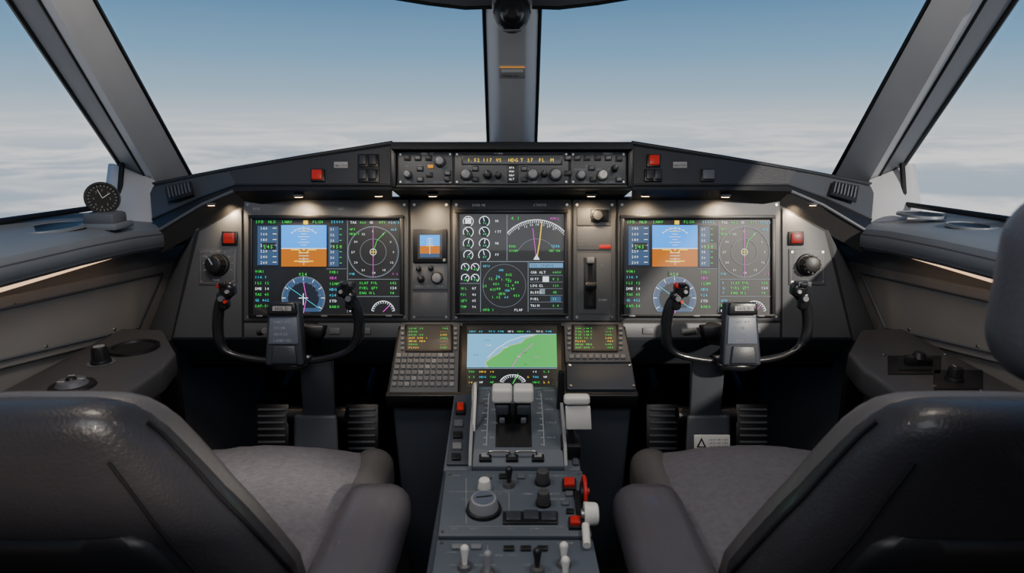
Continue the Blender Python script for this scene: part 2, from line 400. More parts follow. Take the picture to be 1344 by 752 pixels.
for m in ((lambda p:p),mir):
    t_,m_,l_,k_=[[m(q) for q in Z] for Z in (T,M,Lw,K)]
    rim=[a.lerp(b,.08)+FW*-.003 for a,b in zip(t_,m_)]
    w_=[m(V((q.x,yy,zz))) for q,yy,zz in zip(T,(2.30,2.20,2.06,2.0,1.88),(1.15,1.10,1.03,1.01,1.0))]
    g.strip(w_,t_,GLARE); g.strip(t_,rim,GLARE)
    g.strip(rim[:3],m_[:3],GLAREF); g.strip(rim[2:],m_[2:],COWL)
    g.strip(m_,l_,BLK); g.strip(l_,k_,UNDER)
    g.tube(m_,.003,BLK,8); g.tube(t_,.006,GLARE,8); g.tube(l_[2:],.004,LIP,8)
    a,b,c,d=[m(D(*q)) for q in ((218,246,1.70),(252,240,1.672),(256,257,1.63),(222,267,1.64))]
    nv=(b-a).cross(d-a).normalized()
    if nv.y>0: nv=-nv
    g.prism([p+nv*.002 for p in (a,b,c,d)],nv*.004,BLK,.001)
    for i in range(7):
        s0=(i+.5)/7.; p=a.lerp(b,s0*.9+.05).lerp(d.lerp(c,s0*.9+.05),.15); q=a.lerp(b,s0*.9+.05).lerp(d.lerp(c,s0*.9+.05),.85)
        g.prism([p+nv*.006,p+nv*.006+(b-a)*.05,q+nv*.006+(b-a)*.05,q+nv*.006],nv*.004,LIP)
g.prism([D(513,186,1.46),D(831,186,1.46),D(831,196,1.45),D(513,196,1.45)],None,GLARE,.004,3,pts2=[V((-.40,2.3,1.17)),V((.40,2.3,1.17)),V((.40,2.3,1.1)),V((-.40,2.3,1.1))])
g.prism([D(514,196,1.50),D(830,196,1.50),D(830,246,1.50),D(514,246,1.50)],FW*.12,GLARE,.003)
g.prism([D(514,243,1.50),D(830,243,1.50),D(830,250,1.50),D(514,250,1.50)],FW*.12,UNDER,.002)
for u in (517,827): g.pb(GP,u-4,194,u+4,247,-.03,.012,BLK,.003)
g.pb(GP,514,243,830,248,-.03,.008,BLK,.003)
for pl,rx,rv,sq in ((WLP,418,231,[(478,212),(491,212),(478,231),(491,231)]),(WRP,857,212,[(851,231),(862,231),(928,231)])):
    if pl is WLP: g.pb(pl,470,203,498,240,0,.004,BLK,.001)
    g.pb(pl,rx-9,rv-8,rx+9,rv+8,.0,.006,BLK,.001); g.pb(pl,rx-6.5,rv-6,rx+6.5,rv+6,.004,.011,REDL,.002)
    for (u,v) in sq:
        w=6 if u!=928 else 9
        g.pb(pl,u-w,v-8,u+w,v+8,.002,.006,BLK,.001); g.pb(pl,u-w+1.5,v-6,u+w-1.5,v+6,.005,.010,GLAREF if u!=928 else LIP,.0015)
for pl,u,v in ((WLP,448,217),(WRP,892,217)):
    g.pb(pl,u-9,v-4,u+9,v+4,0,.003,LBLD,.0005); g.text(pl,'MASTER',u-8,v+2.5,5,BLK,.0034)
for u,v,d in ((278,268,1.597),(568,256,1.535),(497,256,1.55),(392,257,1.56)):
    for m in ((lambda p:p),mir):
        c=m(D(u,v,d)); g.cyl(c+V((0,0,.004)),V((0,0,-1)),.013,.012,.006,LIP,20); g.cyl(c+V((0,0,-.002)),V((0,0,-1)),.009,.009,.0015,eWarm,16)
g.done()
# guidance panel
g=G('autopilot_control_panel')
g.pb(GP,521,199,823,243,-.02,.0,PANELD)
for a,b in ((523,594),(597,746),(749,821)):
    g.pb(GP,a,200,b,242,0,.004,PANEL,.0012)
    for uu in (a+3,b-3):
        for vv in (203,239): g.screw(GP,uu,vv,.0045,1.5)
hh=.004
g.pb(GP,606,203,738,217,hh,.006,BLK,.001); g.rect(GP,608,205,736,215.5,SCR,.0064)
for t_,u in (('1.52',614),('117',634),('VS',651),('HDG',667),('T',683),('27',692),('FL',707),('M',722)): g.text(GP,t_,u,213,7,eY,.0068)
g.pb(GP,666,217,680,240,hh,.007,BLK,.001)
for i in range(4): g.text(GP,random.choice(['ALT','VNV','APR','NAV']),668,222+i*5,4,eW,.0074)
for u,v,r,mt in ((612,230,6.5,GRYK),(640,230,5,BLK),(699,230,6.5,GRYK),(729,230,7,GRYK),(578,213,6,GRYK),(536,230,4.5,GRYK),(762,231,5.5,GRYK),(790,231,6,WHT),(806,222,4,BLK),(654,231,4,BLK),(714,229,4,BLK)):
    g.knob(GP,u,v,r,.02,mt,hh,ang=random.choice([60,90,120]))
for u,v in ((535,208),(549,208),(563,208),(552,222),(564,230),(552,236),(588,228),(588,236),(624,222),(624,236),(688,222),(688,236),(745,208),(745,228),(757,208),(770,208),(784,208),(798,208),(776,221),(778,236),(812,236),(812,209)):
    g.pb(GP,u-4.2,v-3.2,u+4.2,v+3.2,hh,.008,BLK,.0008); g.pb(GP,u-3,v-2,u+3,v+2,.007,.0095,random.choice([KEY,GLAREF,LIP,GLAREF]),.0006)
for i in range(34):
    u=random.choice([random.uniform(526,585),random.uniform(600,738),random.uniform(752,812)]); v=random.choice([203.5,219.5,224,240.5])
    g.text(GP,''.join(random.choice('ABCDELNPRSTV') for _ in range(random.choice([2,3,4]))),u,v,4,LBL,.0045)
g.pb(GP,533,225,538,229,hh,.009,REDL,.0005); g.pb(GP,562,217,569,221,hh,.0085,eA,.0005)
g.done()
# ================================================================ INSTRUMENT PANEL
g=G('instrument_panel')
base=[(256,304),(330,264),(1014,264),(1088,304),(1120,446),(224,446)]
g.pp(MP,base,-.03,0,PANELD)
P=.004
g.pp(MP,[(262,304),(318,273),(318,443),(228,443)],0,P,PANEL,.002)
g.pp(MP,[(1082,304),(1026,273),(1026,443),(1116,443)],0,P,PANEL,.002)
for a,b in ((321,536),(539,591),(594,749),(752,808),(811,1023)):
    g.pb(MP,a,262,b,421,0,P,PANEL,.002)
    for uu in (a+5,b-5):
        for vv in (269,416): g.screw(MP,uu,vv,P+.001,2)
g.pb(MP,321,424,1023,443,0,P,PANEL,.002)
for m in ((lambda p:p),mir):
    q=[D(258,300,1.6),D(225,447,1.6),AX(188,452,-.947),AX(232,338,-.947)]
    g.prism([m(x) for x in q],V((0,.02,0)),PANEL,.002)
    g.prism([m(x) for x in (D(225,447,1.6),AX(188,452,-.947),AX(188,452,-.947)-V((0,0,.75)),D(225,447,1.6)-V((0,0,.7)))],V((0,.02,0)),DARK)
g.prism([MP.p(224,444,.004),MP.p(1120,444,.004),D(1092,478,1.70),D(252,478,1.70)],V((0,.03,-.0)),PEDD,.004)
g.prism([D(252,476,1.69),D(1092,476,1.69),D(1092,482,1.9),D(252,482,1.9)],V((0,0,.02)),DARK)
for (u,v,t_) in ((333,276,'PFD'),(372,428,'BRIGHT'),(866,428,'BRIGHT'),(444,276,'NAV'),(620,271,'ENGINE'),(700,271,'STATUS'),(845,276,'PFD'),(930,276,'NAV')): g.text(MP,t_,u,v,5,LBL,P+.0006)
for u,uk,a,b in ((303,288,262,312),(1043,1058,1034,1082)):
    g.pb(MP,u-10,304,u+10,322,P,P+.006,BLK,.0015); g.pb(MP,u-7,306.5,u+7,319.5,P+.004,P+.011,REDL,.002); g.text(MP,'STOP',u-5,314.5,4.5,BLK,P+.0115)
    g.pb(MP,a,327,b,374,P,P+.003,PANEL,.001); g.line(MP,[(a+3,330),(b-3,330),(b-3,371),(a+3,371)],.5,LBLD,P+.0034,True)
    g.knob(MP,uk,348,12,.032,BLK,P+.003,ang=120)
    g.ticks(MP,uk,348,17,20,200,-20,9,.7,LBL,P+.0034)
    for uu in (a+4,b-4):
        for vv in (331,370): g.screw(MP,uu,vv,P+.004,2)
    g.text(MP,'OFF',a+5,338,4,LBL,P+.0034); g.text(MP,'HI',b-12,338,4,LBL,P+.0034); g.text(MP,'TEMP',uk-7,369,4,LBL,P+.0034)
g.pb(MP,757,273,801,296,P,P+.003,PLATE,.001); g.pb(MP,775,276,798,291,P+.002,P+.010,BLK,.002); g.knob(MP,783,284,7,.018,CONS,P+.006,mark=False)
g.pb(MP,757,298,802,328,P,P+.002,PLATE,.0008)
for i in range(5): g.text(MP,['LIMIT SPEED KIAS','GEAR EXT 235','FLAPS 1 230','FLAPS 2 220','GEAR RETR 200'][i],759,304+i*4.6,3.4,LBL,P+.0025)
g.pb(MP,786,321.5,801,326.5,P+.002,P+.003,REDP,.0004)
g.pb(MP,757,333,802,412,P,P+.002,PANEL,.001); g.pb(MP,766,338,782,405,P,P+.006,BLK,.002); g.rect(MP,771,342,777,401,DARK,P+.0065)
g.text(MP,'UP',787,350,4.5,LBL,P+.0025); g.text(MP,'DOWN',785,395,4.5,LBL,P+.0025)
g.pb(MP,542,346,588,380,P,P+.003,PLATE,.001)
for u,v,r in ((550,353,3),(566,352,3),(574,365,6.5),(553,366,4)): g.knob(MP,u,v,r,.014,GRYK if r>4 else BLK,P+.003)
for i in range(3): g.text(MP,'BARO RST HPA'[i*4:i*4+4],546+i*13,377,4,LBL,P+.0034)
g.pb(MP,542,384,588,416,P,P+.0015,PANEL,.001)
for u in (360,400,440,480,850,900,950,990): g.pb(MP,u-7,430,u+7,438,P,P+.004,PLATE,.001)
g.done()
g=G('landing_gear_lever'); g.prism([MP.p(771,372,.006),MP.p(777,372,.006),MP.p(777,378,.006),MP.p(771,378,.006)],MP.n*.035,MET,.001)
g.cyl(MP.p(766,375,.038),EX,.010,.010,.026,BLK,24,bev=.003); g.pb(MP,769,338,779,346,.008,.02,GRYK,.002); g.done()

def bezel(g,pl,u0,v0,u1,v1,h,b=6,m=BLK):
    g.pb(pl,u0-b,v0-b,u1+b,v0,0,h,m,.0015); g.pb(pl,u0-b,v1,u1+b,v1+b*.7,0,h,m,.0015)
    g.pb(pl,u0-b,v0-b+.5,u0,v1+b*.7-.5,0,h-.0003,m,.0015); g.pb(pl,u1,v0-b+.5,u1+b,v1+b*.7-.5,0,h-.0003,m,.0015)
    g.rect(pl,u0,v0,u1,v1,SCR,h*.55)
def pfd(o):
    g=G('primary_flight_display'); h=.0095; h1=.0101;h2=.0106;h3=.0110
    bezel(g,MP,334+o,288,526+o,412,.016,5)
    r=lambda a,b,c,d,m,z=h:g.rect(MP,a+o,b,c+o,d,m,z)
    l=lambda pts,w,m,z=h2:g.line(MP,[(a+o,b) for a,b in pts],w,m,z)
    t=lambda s,u,v,z,m,hh=h2:g.text(MP,s,u+o,v,z,m,hh)
    r(336,295,369,350,eDk); r(340,297,367,348,eTape,h1)
    r(371,296,430,326,eSky,h1); r(371,327,430,350,eGnd,h1); r(371,326.0,430,327.0,eW,h1)
    r(431,296,456,352,eDk); r(433,298,446,350,eTape,h1)
    for i in range(6): l([(397,304+i*3.6),(404,304+i*3.6)] if i%2 else [(393,304+i*3.6),(408,304+i*3.6)],.6,eW)
    for i in range(4): l([(394,332+i*4),(407,332+i*4)],.6,eW)
    l([(384,328),(394,328),(397,333)],1.8,eY,h3);l([(417,328),(407,328),(404,333)],1.8,eY,h3); l([(399,328),(402,328)],2.0,eY,h3); l([(400.5,338),(400.5,348)],1.2,eY,h3); l([(388,343),(413,343)],1.6,eY,h3)
    g.arc(MP,400.5+o,322,22,45,135,.7,eW,h2); g.ticks(MP,400.5+o,322,21,24,45,135,7,.6,eW,h2)
    g.poly(MP,[(400.5+o,301),(398.5+o,304.5),(402.5+o,304.5)],eY,h3)
    for i in range(7):
        t(str(140+20*i)[:3],344,302+i*7.4,5.4,eW); l([(360,300+i*7.4),(365,300+i*7.4)],.7,eW)
        t(str(31+i),435,303+i*7.4,5,eW); l([(447,301+i*7.4),(450,301+i*7.4)],.7,eG)
    r(346,319,364,328,SCR,h2); t('245',348,326.5,7.5,eG,h3); r(436,319,455,328,SCR,h2); t('350',438,326.5,7.5,eG,h3)
    for u,s_,m_ in ((338,'SPD',eG),(354,'HLD',eG),(372,'LNAV',eG),(412,'FLCH',eG),(436,'35000',eC)): t(s_,u,293.5,5.6,m_)
    r(400,290,406,295,eY,h2)
    n=40; c=MP.p(400+o,391,h1); k=MP.sc(400,391)
    pts=[]
    for i in range(n+1):
        a=math.radians(-40+260*i/n); pts.append(c+(MP.ex*math.cos(a)+MP.ey*math.sin(a))*28*k)
    g.add(pts,[list(range(n+1))],eTape)
    pts=[c+MP.n*.0002+(p-c)*.72 for p in pts]; g.add(pts,[list(range(n+1))],eDk)
    g.arc(MP,400+o,391,28,-38,218,.7,eWd,h2); g.ticks(MP,400+o,391,25.5,28,-38,218,37,.45,eWd,h2); g.ticks(MP,400+o,391,23,28,-30,210,9,.7,eW,h2)
    for i in range(9):
        a=math.radians(-80+i*20); t(str(i*3),398.5+20*math.sin(a),392-20*math.cos(a),4.2,eWd)
    l([(400,370),(404,391),(400,411)],.9,eM,h3); l([(394,391),(406,391)],1.0,eW,h3); l([(400,385),(400,400)],1.0,eW,h3); l([(380,376),(420,404)],.6,eC,h3)
    r(392,356,409,362.5,SCR,h2+.0002); t('024',394,362,6.4,eG,h3)
    for i,s_ in enumerate(['VOR1','114.9','ILS 12','DME 14','TAS 45','GS 462','SAT-54']): t(s_,337,358+i*7.5,5.2,(eG,eC,eG,eW,eG,eC,eG)[i])
    for i,s_ in enumerate(['FMS1','XBX','12NM','HDG','024','STD','BARO']): t(s_,434,359+i*7.5,5.2,(eG,eM,eG,eC,eC,eW,eG)[i])
    l([(457.5,290),(457.5,410)],.7,eWd); l([(430,353),(456,353)],.6,eWd)
    for i,(s_,m_) in enumerate((('TAS',eW),('466',eG),('GS',eW),('471',eG),('024/3',eC))): t(s_,461+i*12.5,294,5,m_)
    g.arc(MP,491+o,331,33,0,360,.8,eWd,h2,48); g.arc(MP,491+o,331,17,0,360,.5,eWd,h2,40); g.ticks(MP,491+o,331,31,33,0,360,73,.35,eWd,h2)
    for i in range(12):
        a=math.radians(i*30); t(str(i*3),489.5+27*math.sin(a),332.5-27*math.cos(a),4.2,eW)
    l([(491,299),(491,364)],.6,eM,h3); g.arc(MP,491+o,331,4,0,360,.6,eW,h2); l([(487,331),(495,331)],.9,eY,h3); l([(491,327),(491,337)],.9,eY,h3)
    l([(491,331),(496,316),(507,305)],.6,eG,h3)
    t('WPT',460,303,4.4,eG); t('MERIT',460,309,4.4,eG)
    t('ALB',514,303,4.4,eC); t('9.2',516,361,4.4,eM); t('PWL',460,361,4.4,eC)
    l([(459,366.5),(525,366.5)],.6,eWd); l([(459,389),(525,389)],.6,eWd)
    for i in range(3):
        t(['SLAT FUL','FUEL QTY','ENG OIL'][i],473,373+i*6.5,5,eG); t(['642','124','98'][i],513,373+i*6.5,5,(eG,eW,eG)[i]); t(['F','Q','T'][i],462,373+i*6.5,5,eC)
    g.arc(MP,504+o,410,15,10,170,.8,eW,h2); g.ticks(MP,504+o,410,12,15,10,170,13,.6,eW,h2); l([(504,409),(513,400)],.8,eM,h3)
    for i in range(3): t(['HYD','ELEC','BLEED'][i],460,396+i*6.5,5,(eC,eG,eW)[i])
    for i in range(5): g.pb(MP,344+i*42+o-4,413.2,344+i*42+o+4,415.2,.014,.018,KEY,.0005)
    return g.done()
pfd(0); pfd(484)
g=G('engine_display'); bezel(g,MP,603,281,740,411,.016,5); h=.0095;h1=.0101;h2=.0106;h3=.011
l=lambda pts,w,m,z=h2:g.line(MP,pts,w,m,z)
t=lambda s_,u,v,z,m,hh=h2:g.text(MP,s_,u,v,z,m,hh)
r=lambda a,b,c,d,m,z=h:g.rect(MP,a,b,c,d,m,z)
l([(665.5,283),(665.5,342)],.9,eWd); l([(630.5,343.5),(740,343.5)],.9,eWd); l([(693,344),(693,409)],.7,eWd); l([(604,372),(630,372)],.6,eWd); l([(631,344),(631,409)],.7,eWd)
for (u,v,rr) in ((615,291,6.5),(636,291,6.5),(615,305,6.5),(636,305,6.5),(615,320,6.5),(636,320,6.5),(636,335,7.5),(615,335,6),(611,351,5),(624,351,5),(611,365,5),(624,365,5)):
    g.disc(MP,u,v,rr,eDk,h1,20); g.arc(MP,u,v,rr,-60,210,.9,eW,h2,18); a=random.uniform(.6,2.4); l([(u,v),(u+rr*.85*math.cos(a),v-rr*.85*math.sin(a))],.8,eW,h3); t(str(random.randint(60,99)),u-2,v+4,4.4,eG,h3)
for i,v in enumerate((292,306,321,336)): t(['N1','ITT','N2','FF'][i],650,v,4.6,eW)
r(611,287,619,294,eW,h2)
g.arc(MP,704,340,51,42,138,.9,eW,h2,40); g.ticks(MP,704,340,47,51,42,138,33,.6,eW,h2); g.arc(MP,704,340,26,25,155,.5,eWd,h2)
l([(704,341),(708,318),(711,291)],1.2,eY,h3); l([(704,341),(699,300)],.8,eM,h3); g.poly(MP,[(704,334),(700,341),(708,341)],eW,h3)
for i in range(7): t(str(i*3+9),680+i*7.5,302-(9-(i-3)**2)*.6,4.4,eW)
t('RNG',668,325,4.8,eG);t('40NM',668,331,4.8,eG); t('TERR',723,325,4.8,eC); t('WX-ON',720,331,4.8,eG); t('4.1',671,289,6.5,eG); t('KM12',722,289,5,eM)
g.arc(MP,662,375,28,0,360,.4,eWd,h1)
for i in range(18):
    a=i*2.4; q=6+i*1.0; t(['12.4','88','1.02','ON','450','25','GEN','TR','98','AC1','DC2','60'][i%12],657+q*math.cos(a),376+q*.95*math.sin(a),5,[eG,eG,eG,eC][i%4])
t('APU',634,351,5,eC); t('HYD 1',634,408,5,eG); t('FLAP',675,408,4.8,eW)
for i in range(4): t(['OIL','PSI','QTY','TMP'][i],605,380+i*8,4.8,eG); t(str(random.randint(40,99)),620,380+i*8,4.8,eW)
r(694.5,345.5,738.5,351.5,eTitle,h1); t('SYS STATUS',697,350.5,5,BLK)
for i in range(6):
    v=359+i*8.7; t(['CAB ALT','DIFF','LDG EL','BLEED','FUEL','TRIM'][i],696,v,4.8,eW); t(['6400','8.2','120','OK','52','0.4'][i],725,v,4.8,eG); l([(695,v+2.4),(738,v+2.4)],.4,eWd)
r(712,363,720,370,eW,h1); r(722,389,736,396,eTape,h1); r(708,379,715,386,eWd,h1)
g.done()
g=G('standby_instrument'); g.pb(MP,543,301,587,345,0,.012,BLK,.002)
r(549,307,581,340,SCR,.0125); r(552,309,578,323,eSky,.013); r(552,323,578,333,eGnd,.013); r(552,333,578,338,eTape,.013); l([(560,323),(570,323)],1.2,eY,.0135); l([(565,312),(565,334)],.5,eW,.0135)
for i in range(3): l([(561,314+i*3),(569,314+i*3)],.6,eW,.0135)
t('35',571,320,5,eG,.0135); t('24',552,320,5,eG,.0135)
g.knob(MP,584,342,2.2,.008,GRYK,.012,mark=False); g.done()
# ================================================================ forward pedestal console
g=G('forward_console')
g.pp(CP,[(524,421),(820,421),(838,519),(506,519)],-.03,-.002,PANELD,.004)
fb=CP.p(508,519,-.02); 
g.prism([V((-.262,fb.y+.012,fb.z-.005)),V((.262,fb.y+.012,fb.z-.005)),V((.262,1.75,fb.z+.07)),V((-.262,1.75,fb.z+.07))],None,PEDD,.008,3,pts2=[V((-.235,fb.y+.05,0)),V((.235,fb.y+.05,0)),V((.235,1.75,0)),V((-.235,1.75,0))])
g.pp(CP,[(507,517),(837,517),(838,523),(506,523)],-.03,.008,BLK,.003)
g.done()
def cdu(mirror=False):
    g=G('flight_management_keypad')
    if not mirror:
        g.pp(CP,[(527,426),(604,426),(601,518),(511,518)],-.001,.008,PANEL,.002)
        s0,s1=535,592
    else:
        g.pp(CP,[(740,426),(817,426),(828,478),(742,478)],-.001,.008,PANEL,.002)
        g.pp(CP,[(743,481),(829,481),(834,515),(744,515)],-.001,.010,PEDD,.003)
        for uu,vv in ((748,484),(826,484),(749,511),(831,511)): g.screw(CP,uu,vv,.011,2)
        s0,s1=753,808
    g.pb(CP,s0-3,430,s1+3,466,.006,.011,BLK,.002); g.rect(CP,s0,432,s1,464,SCR,.0115)
    for i in range(7):
        v=437+i*4.2
        g.text(CP,random.choice(['ACT RTE 1','POS INIT','KBOS MER','LEGS 24','FL350','PROG','ETA 14.2']),s0+2,v,4.6,random.choice([eG,eG,eY]),.012)
        g.text(CP,random.choice(['1/2','.784','24N','---']),s1-14,v,4.6,random.choice([eG,eY,eG]),.012)
    for i in range(5):
        for uu in (s0-6.2,s1+6.2): g.pb(CP,uu-2.2,434+i*6.5,uu+2.2,437.5+i*6.5,.007,.012,KEY,.0006)
    if not mirror:
        for rr in range(6):
            v=471+rr*7.6; ul=521-(v-470)*.17; n=10
            for i in range(n):
                u=ul+i*(598-ul)/n+3.5
                g.pb(CP,u-2.9,v-2.4,u+2.9,v+2.4,.007,.0125,KEY if (i+rr)%7 else GRYK,.0008)
                g.text(CP,random.choice('ABCDEFGHJKLMNPRSTUW0123456789'),u-1.3,v+1.5,4.6,BLK,.0128)
    else:
        for i in range(9):
            u=750+i*8.4; g.pb(CP,u-3,470,u+3,475,.007,.0125,KEY,.0008)
    g.done()
cdu(); cdu(True)
g=G('map_display'); 
g.pp(CP,[(607,427),(737,427),(738,517),(604,517)],-.001,.008,BLK,.002)
h=.0085;h1=.009;h2=.0095
r=lambda a,b,c,d,m,z=h:g.rect(CP,a,b,c,d,m,z)
r(613,431,731,512,SCR,h)
g.add([CP.p(*q,h1) for q in ((614,442),(730,442),(731,486),(613,486))],[[0,1,2,3]],eMapB)
coast=[(640,486),(637,480),(646,473),(655,468),(662,461),(672,457),(684,454),(690,448),(697,446),(704,443),(730,443),(731,486)]
g.poly(CP,coast,eMapG,h2)
g.line(CP,coast[:10],1.6,eMapY,h2+.0004); g.line(CP,[(640,474),(652,462),(668,452),(685,446),(700,444)],1,eW,h2+.0006)
for i in range(9): g.text(CP,random.choice(['BOS','ALB','24','PVD']),random.uniform(620,718),random.uniform(449,484),4,random.choice([eW,BLK,eM]),h2+.0008)
g.line(CP,[(672,486),(682,470),(700,455)],1,eM,h2+.0008)
for i in range(9): g.text(CP,['NAV','45','TFC','FMS','GPS'][i%5],616+i*12.5,440,5,random.choice([eG,eW,eC,eR]),h2)
for k2 in range(3):
    for i in range(8): g.text(CP,random.choice(['14','TAS','HDG','2.5','WP']),615+i*14,493+k2*7,5,random.choice([eG,eW,eC,eY]),h2)
r(655,489,692,511,SCR,h2+.0003); g.arc(CP,673,508,17,15,165,1,eW,h2+.0006); g.ticks(CP,673,508,12,17,15,165,13,.7,eW,h2+.0006); g.line(CP,[(673,508),(680,495)],1,eG,h2+.0007)
r(613,487,731,488,eWd,h2)
g.done()
# ================================================================ throttle quadrant
g=G('throttle_quadrant')
A=TP.p(672,517);B=TP.p(672,617)
hw=.1215
pr=[V((-hw,A.y,A.z)),V((hw,A.y,A.z)),V((hw,B.y,B.z)),V((-hw,B.y,B.z))]
g.prism(pr,None,PED,.003,pts2=[V((p.x,p.y,0)) for p in pr])
ST=[0,.12,.3,.5,.7,.88,1]; HS=[.018,.032,.038,.038,.032,.022,.008]
def hz(s_):
    for i in range(6):
        if ST[i]<=s_<=ST[i+1]: return HS[i]+(HS[i+1]-HS[i])*(s_-ST[i])/(ST[i+1]-ST[i])
def hump(x0,x1,m,hs,bev=.002):
    top=[A.lerp(B,s_)+TP.n*hh_ for s_,hh_ in zip(ST,hs)]
    pts=[V((x0,A.y,A.z-.01))]+[V((x0,p.y,p.z)) for p in top]+[V((x0,B.y,B.z-.01))]
    g.prism(pts,V((x1-x0,0,0)),m,bev)
hump(-.070,.092,PED,HS)
hump(-.077,-.071,GRYK,[.03,.048,.054,.052,.044,.03,.01],.001)
hump(.092,.098,GRYK,[.03,.048,.054,.052,.044,.03,.01],.001)
g.pp(TP,[(598,520),(622,520),(615,612),(586,612)],0,.005,PEDD,.002)
g.pp(TP,[(740,520),(748,520),(760,612),(752,612)],0,.005,PEDD,.002)
g.pb(TP,598,534,611,548,.005,.012,BLK,.001); g.pb(TP,600,536,609,546,.01,.016,REDP,.002)
for i,v in enumerate((560,575,590,604)): g.pb(TP,596-(i),v-4,608-(i),v+4,.005,.01,(LIP,BLK,KEY,BLK)[i],.001)
def onh(x,s_,h): q=A.lerp(B,s_)+TP.n*(hz(s_)+h); return V((x,q.y,q.z))
for x0,x1,mm,hh_ in ((-.030,.036,BLK,.0006),(-.024,-.001,DARK,.0012),(.005,.030,DARK,.0012)):
    ss=[.38,.45,.5,.6,.7,.8,.86]
    g.strip([onh(x0,s_,hh_) for s_ in ss],[onh(x1,s_,hh_) for s_ in ss],mm)
for x in (-.046,.058):
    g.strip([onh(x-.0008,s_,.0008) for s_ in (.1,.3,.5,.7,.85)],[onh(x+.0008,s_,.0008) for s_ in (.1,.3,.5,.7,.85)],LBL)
    for i in range(12):
        s_=.12+i*.065; w=.006 if i%3 else .011
        g.strip([onh(x-w,s_,.0009),onh(x-w,s_+.008,.0009)],[onh(x,s_,.0009),onh(x,s_+.008,.0009)],LBL)
    for i in range(5):
        s_=.18+i*.15
        for j,ch in enumerate(['TOGA','CLB','MAX','IDLE','REV'][i]):
            vs,fs=GL[ch]; g.add([onh(x+.006+j*.0052,s_,.001)+EX*p.x*.0075+TP.ey*p.y*.0075 for p in vs],fs,LBL)
for u in (655,690):
    a=TP.p(u-14,609,.012);b=TP.p(u+14,609,.012)
    g.tube(crom([a,a+TP.n*.012,a.lerp(b,.15)+TP.n*.016,a.lerp(b,.85)+TP.n*.016,b+TP.n*.012,b],4),.0018,MET,8)
for u in (637,672,706): g.pb(TP,u-8,604,u+8,614,.012,.018,BLK,.001); g.pb(TP,u-5,606,u+5,611,.017,.02,(LIP,GRYK,KEY)[u%3],.0006)
g.done()
g=G('thrust_levers')
for x in (-.018,.021):
    hc=D(672,516,1.20); hc=V((x,hc.y,hc.z)); ft=A.lerp(B,.58)+TP.n*.02; ft=V((x*.75,ft.y,ft.z))
    g.prism([ft+V((-.012,-.012,0)),ft+V((.012,-.012,0)),ft+V((.012,.016,0)),ft+V((-.012,.016,0))],None,BLK,.002,pts2=[hc+V((-.015,-.010,-.008)),hc+V((.015,-.010,-.008)),hc+V((.015,.012,-.008)),hc+V((-.015,.012,-.008))])
    g.rbox(hc,(.0365,.034,.029),.006,WHT,n=8)
    g.box(hc+V((0,-.014,-.026)),(.024,.012,.018),YOKG,.003)
    g.box(hc+V((0,-.019,-.045)),(.010,.008,.010),LIP,.002)
g.done()
g=G('flap_lever')
c=D(757,524,1.16)
g.rbox(c,(.046,.02,.017),.006,WHT,n=8); g.prism([c+V((-.020,-.006,-.012)),c+V((.024,-.006,-.012)),c+V((.027,-.010,-.054)),c+V((-.018,-.010,-.054))],V((0,.008,0)),WHT,.002)
ft=TP.p(752,600,0)
g.prism([c+V((-.02,.002,-.0)),c+V((-.008,.002,0)),c+V((-.008,.016,0)),c+V((-.02,.016,0))],None,BLK,.001,pts2=[ft+V((-.008,-.008,0)),ft+V((.004,-.008,0)),ft+V((.004,.008,0)),ft+V((-.008,.008,0))])
c2=D(737,488,1.24); g.prism([c2+V((-.006,0,0)),c2+V((.006,0,0)),c2+V((.008,0,-.09)),c2+V((-.008,0,-.09))],V((0,.012,0)),BLK,.003)
g.pp(TP,[(734,585),(758,585),(762,604),(736,604)],0,.03,BLK,.003)
g.done()
g=G('reverser_guard'); 
c2=D(623,512,1.24); g.tube(crom([c2+V((-.004,.02,-.06)),c2+V((-.004,.02,-.01)),c2+V((0,.01,.008)),c2+V((.002,-.02,-.005)),c2+V((0,-.05,-.06))],6),.003,WHT,8); g.done()
# ================================================================ rear pedestal
g=G('center_pedestal')
A2=RP.p(672,617); B2p=A2+(RP.p(672,752)-A2)*3.0
pr=[V((-hw,A2.y-.004,A2.z-.004)),V((hw,A2.y-.004,A2.z-.004)),V((hw+.0,B2p.y,B2p.z-.004)),V((-hw,B2p.y,B2p.z-.004))]
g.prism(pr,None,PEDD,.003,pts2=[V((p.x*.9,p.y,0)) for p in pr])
g.pp(RP,[(585,620),(764,620),(777,706),(575,706)],-.004,.004,PED,.002)
g.pp(RP,[(574,711),(778,711),(797,800),(560,800)],-.004,.004,PED,.002)
g.pp(RP,[(558,806),(800,806),(850,1100),(500,1100)],-.004,.004,PED,.002)
P4=.004
for q in ((590,625),(760,625),(581,701),(771,701),(580,716),(773,716)): g.screw(RP,q[0],q[1],P4+.001,2.2)
for pts in ([(588,648),(668,648)],[(612,630),(612,690)],[(668,650),(668,694)],[(590,694),(740,694)],[(640,718),(640,740)],[(585,728),(600,728)]): g.line(RP,pts,.6,LBLD,P4+.0004)
g.cyl(RP.p(635,672,P4),RP.n,.029,.028,.006,BLK,32,bev=.002); g.cyl(RP.p(635,672,P4+.005),RP.n,.024,.021,.018,GRYK,32,bev=.003)
cdl=RP.p(635,672,P4+.0232); kk=.017
g.add([cdl+RP.n*.0005+(EX*math.cos(2*math.pi*i/28)+RP.ey*math.sin(2*math.pi*i/28))*kk for i in range(28)],[list(range(28))],PLAC)
g.ribbon([cdl+RP.n*.001-EX*.012,cdl+RP.n*.001+EX*.013+RP.ey*.004],.003,RP.n,BLK)
g.knob(RP,636,644,8,.018,WHT,P4,mark=False,base=GRYK)
